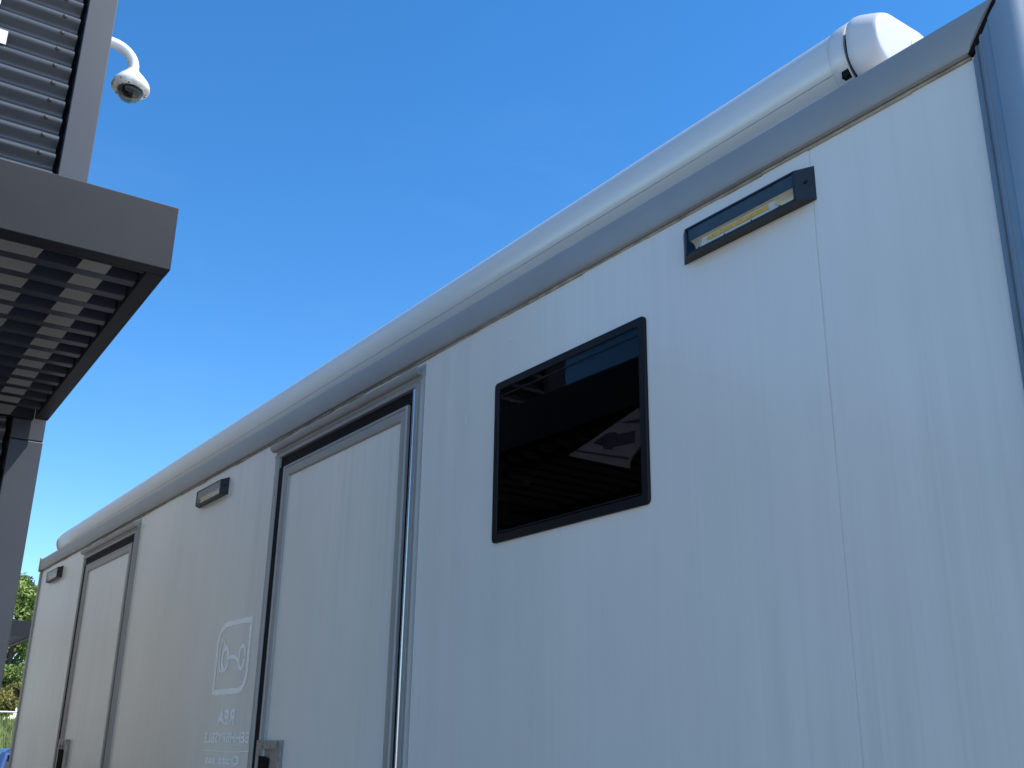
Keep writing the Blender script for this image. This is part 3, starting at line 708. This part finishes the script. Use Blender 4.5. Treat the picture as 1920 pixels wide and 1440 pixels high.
b = MB(); b.lathe((cx, cy, 0), [(0.0758, Z(2.5895)), (0.0765, Z(2.583)), (0.074, Z(2.573)), (0.069, Z(2.569)), (0.053, Z(2.568)), (0.050, Z(2.58))], 40, cap0=False, cap1=False)
ring = part('dome_ring', b, M['ringdirt'], cam_t, off=sc0, smooth=True)
b = MB()
for k in range(3):
    a = R_(20 + 120 * k + 200); b.lathe((cx + 0.063 * math.cos(a), cy + 0.063 * math.sin(a), Z(2.5685)), [(0.004, -0.001), (0.004, 0.0004)], 10)
part('ring_screw', b, M['rubber'], ring, off=sc0)
b = MB(); b.lathe((cx, cy, Z(2.570)), [(0.0525, 0.004)] + [(0.0525 * math.cos(R_(8 * k)), -0.056 * math.sin(R_(8 * k))) for k in range(0, 11)] + [(0.003, -0.0562)], 36, cap0=False)
part('dome', b, M['dome'], cam_t, off=sc0, smooth=True)
b = MB(); b.lathe((cx, cy, Z(2.572)), [(0.03, 0.01), (0.034, -0.006), (0.026, -0.022), (0.010, -0.030)], 20)
b.box(cx + 0.005, cx + 0.030, cy - 0.010, cy + 0.010, Z(2.543), Z(2.56))
part('camera_eye', b, M['blackframe'], cam_t, off=sc0, smooth=True)

# ------------------------------------------------------------------ far things: car, rail, trees, shrubs, grass
cr0 = (-16.2, 3.36, 0)
car = thing('parked_car', cr0, 'blue car parked beyond the far end of the trailer', 'car')
def cp(name, mb, mt, parent=None, **k): return part(name, mb, mt, parent or car, **k)
b = MB(); L2 = 2.1; W2 = 0.90
secs = []   # body outline along x (rear at +x towards the viewer)
for (x, zt, wt) in ((L2, 0.80, 0.82), (L2 - 0.04, 0.98, 0.86), (1.75, 1.02, 0.885), (0.9, 0.98, 0.90), (-0.7, 0.96, 0.90), (-1.7, 0.88, 0.87), (-2.05, 0.72, 0.78), (-2.1, 0.5, 0.74)):
    secs.append([(x, -wt, 0.28), (x, wt, 0.28), (x, wt, 0.28 + (zt - 0.28) * 0.72), (x, wt * 0.94, zt), (x, -wt * 0.94, zt), (x, -wt, 0.28 + (zt - 0.28) * 0.72)])
b.rings(secs); cp('body', b, M['carblue'], bevel=0.04, seg=3, smooth=True)
b = MB(); b.rings([[(1.86, -0.80, 1.0), (1.86, 0.80, 1.0), (-0.95, 0.82, 0.95), (-0.95, -0.82, 0.95)], [(1.55, -0.66, 1.47), (1.55, 0.66, 1.47), (-0.1, 0.66, 1.47), (-0.1, -0.66, 1.47)]])
cabin = cp('cabin', b, M['carglass'], bevel=0.03)
b = MB(); b.rings([[(1.66, -0.72, 1.455), (1.66, 0.72, 1.455), (-0.15, 0.69, 1.46), (-0.15, -0.69, 1.46)], [(1.56, -0.64, 1.535), (1.56, 0.64, 1.535), (0.0, 0.60, 1.53), (0.0, -0.60, 1.53)]])
cp('roof', b, M['carblue'], bevel=0.03, seg=3)
for s in (-1, 1):
    for (xa, xb) in ((1.875, 1.60), (0.55, 0.50), (-0.97, -0.12)):
        b = MB(); b.tube([(xa, s * 0.815, 1.0), (xb, s * 0.685, 1.47)], 0.045, 8); cp('pillar', b, M['carblue'], smooth=True)
    b = MB(); b.box(L2 - 0.08, L2 + 0.004, s * 0.62 - 0.13, s * 0.62 + 0.13, 0.72, 0.93); cp('tail_light', b, M['red'], bevel=0.02)
    for x in (1.35, -1.3):
        b = MB(); b.lathe((x, 0, 0.32), [(0.19, -0.10), (0.30, -0.10), (0.32, -0.08), (0.32, 0.08), (0.30, 0.10), (0.19, 0.10)], 24)
        b.v = [(p[0], s * 0.80 + (p[2] - 0.32), 0.32 + p[1]) for p in b.v]; wh = cp('wheel', b, M['tyre'], smooth=True)
        b = MB(); b.lathe((x, 0, 0.32), [(0.188, -0.08), (0.188, 0.08), (0.05, 0.09)], 24); b.v = [(p[0], s * 0.80 + s * (p[2] - 0.32), 0.32 + p[1]) for p in b.v]; cp('rim', b, M['brightalu'], wh, smooth=True)

rail = thing('white_rail_fence', (-40, 8, 2.52), 'thin white rail fence on top of the grassy bank', 'fence')
b = MB(); b.tube([(0, -9, 0.055), (0, 12, 0.055)], 0.028, 8); part('rail', b, M['white'], rail)
for k in range(8):
    b = MB(); b.box(-0.03, 0.03, -9.9 + 2.8 * k, -9.84 + 2.8 * k, -0.5, 0.03); part('rail_post', b, M['white'], rail)

def leaf_cloud(clumps, n, size, seed):
    rr = random.Random(seed); b = MB()
    tot = sum(c[3] ** 2 for c in clumps)
    for (cx_, cy_, cz_, rad, fl) in clumps:
        for k in range(int(n * rad * rad / tot)):
            while True:
                d = Vector((rr.uniform(-1, 1), rr.uniform(-1, 1), rr.uniform(-1, 1)))
                if 0.15 < d.length < 1: break
            d = d.normalized() * (d.length ** 0.45)
            p = Vector((cx_, cy_, cz_)) + Vector((d.x, d.y, d.z * fl)) * rad * rr.uniform(0.75, 1.12)
            a = Vector((rr.gauss(0, 1), rr.gauss(0, 1), rr.gauss(0, 0.6))).normalized(); c = a.orthogonal().normalized()
            c.rotate(Matrix.Rotation(rr.uniform(0, 6.28), 3, a)); e = a.cross(c); s = size * rr.uniform(0.6, 1.4)
            b.add([p - c * s, p + e * s * 0.45 , p + c * s, p - e * s * 0.45 + a * s * 0.2], [(0, 1, 2, 3)])
    return b
def make_tree(x, y, h, rad, label, seed, leafm, n=9000, trunk_h=None):
    rr = random.Random(seed); z0 = bank_z(x) - 0.1
    t = thing('tree', (x, y, z0), label, 'tree', group='trees beyond the grassy bank')
    th = trunk_h or h * 0.35
    b = MB(); b.tube([(0, 0, 0), (0.05, 0.03, th * 0.5), (-0.04, 0.06, th), (0.03, 0.0, h * 0.8)], [0.16, 0.13, 0.11, 0.03], 10); part('trunk', b, M['bark'], t, smooth=True)
    clumps = []
    b = MB()
    for k in range(15):
        a = rr.uniform(0, 6.28); q = rr.uniform(0.25, 1.0); zz = th + (h - th) * rr.uniform(0.05, 0.95)
        rr_ = rad * (1 - 0.45 * abs((zz - th) / (h - th) - 0.4) * 2) * q * 0.8
        e = Vector((math.cos(a) * rr_, math.sin(a) * rr_, zz))
        b.tube([(0, 0, max(th * 0.7, zz - rr_ * 0.8)), e * 0.6 + Vector((0, 0, zz * 0.33)), e], [0.05, 0.035, 0.012], 6)
        clumps.append((e.x, e.y, e.z, rad * rr.uniform(0.22, 0.42), 0.75))
    part('limbs', b, M['bark'], t, smooth=True)
    part('crown', leaf_cloud(clumps, n, 0.085, seed + 1), leafm, t)
make_tree(-46.5, 8.1, 5.5, 2.4, 'leafy green tree rising above the distant canopy beam', 11, M['leaf'], 15000, 0.9)
make_tree(-52.0, 11.6, 5.2, 2.6, 'green tree mostly hidden behind the trailer end', 12, M['leaf'], 9000, 1.2)
make_tree(-49.0, 4.6, 4.4, 2.2, 'green tree mostly hidden behind the building column', 13, M['leaf'], 9000, 1.0)
def make_shrub(x, y, h, rad, label, seed, lm):
    rr = random.Random(seed); z0 = bank_z(x) - 0.05
    t = thing('shrub', (x, y, z0), label, 'shrub', group='shrubs behind the white rail')
    b = MB(); cl = []
    for k in range(9):
        a = rr.uniform(0, 6.28); e = Vector((math.cos(a) * rad * rr.uniform(0.2, 0.8), math.sin(a) * rad * rr.uniform(0.2, 0.8), h * rr.uniform(0.35, 0.8)))
        b.tube([(0, 0, 0), e * 0.5, e], [0.03, 0.02, 0.008], 5); cl.append((e.x, e.y, e.z, rad * rr.uniform(0.35, 0.5), 0.8))
    part('stems', b, M['bark'], t); part('foliage', leaf_cloud(cl, 3800, 0.065, seed), lm, t)
make_shrub(-41.6, 7.05, 1.15, 0.8, 'olive yellow shrub directly above the white rail, nearest the column', 21, M['leafy'])
make_shrub(-42.6, 8.25, 1.5, 0.95, 'olive shrub above the white rail, beside the trailer end', 22, M['leafy'])
make_shrub(-44.0, 6.2, 1.9, 1.0, 'dark green shrub behind the olive shrub and below the tree', 23, M['leaf'])
make_shrub(-44.5, 7.6, 2.3, 1.1, 'tall green shrub under the tree crown', 24, M['leaf'])
b = MB()
for k in range(22000):
    x = -26.3 - 14.5 * rnd.random(); y = rnd.uniform(2.0, 11.0); z = bank_z(x) - 0.02
    h = rnd.uniform(0.12, 0.34); a = rnd.uniform(0, 6.28); lx, ly = math.cos(a) * 0.12, math.sin(a) * 0.12; wv = 0.012
    b.add([(x - wv * math.sin(a), y + wv * math.cos(a), z), (x + wv * math.sin(a), y - wv * math.cos(a), z), (x + lx * rnd.random(), y + ly * rnd.random(), z + h)], [(0, 1, 2)])
o = part('tall_grass', b, M['blade']); o['kind'] = 'stuff'
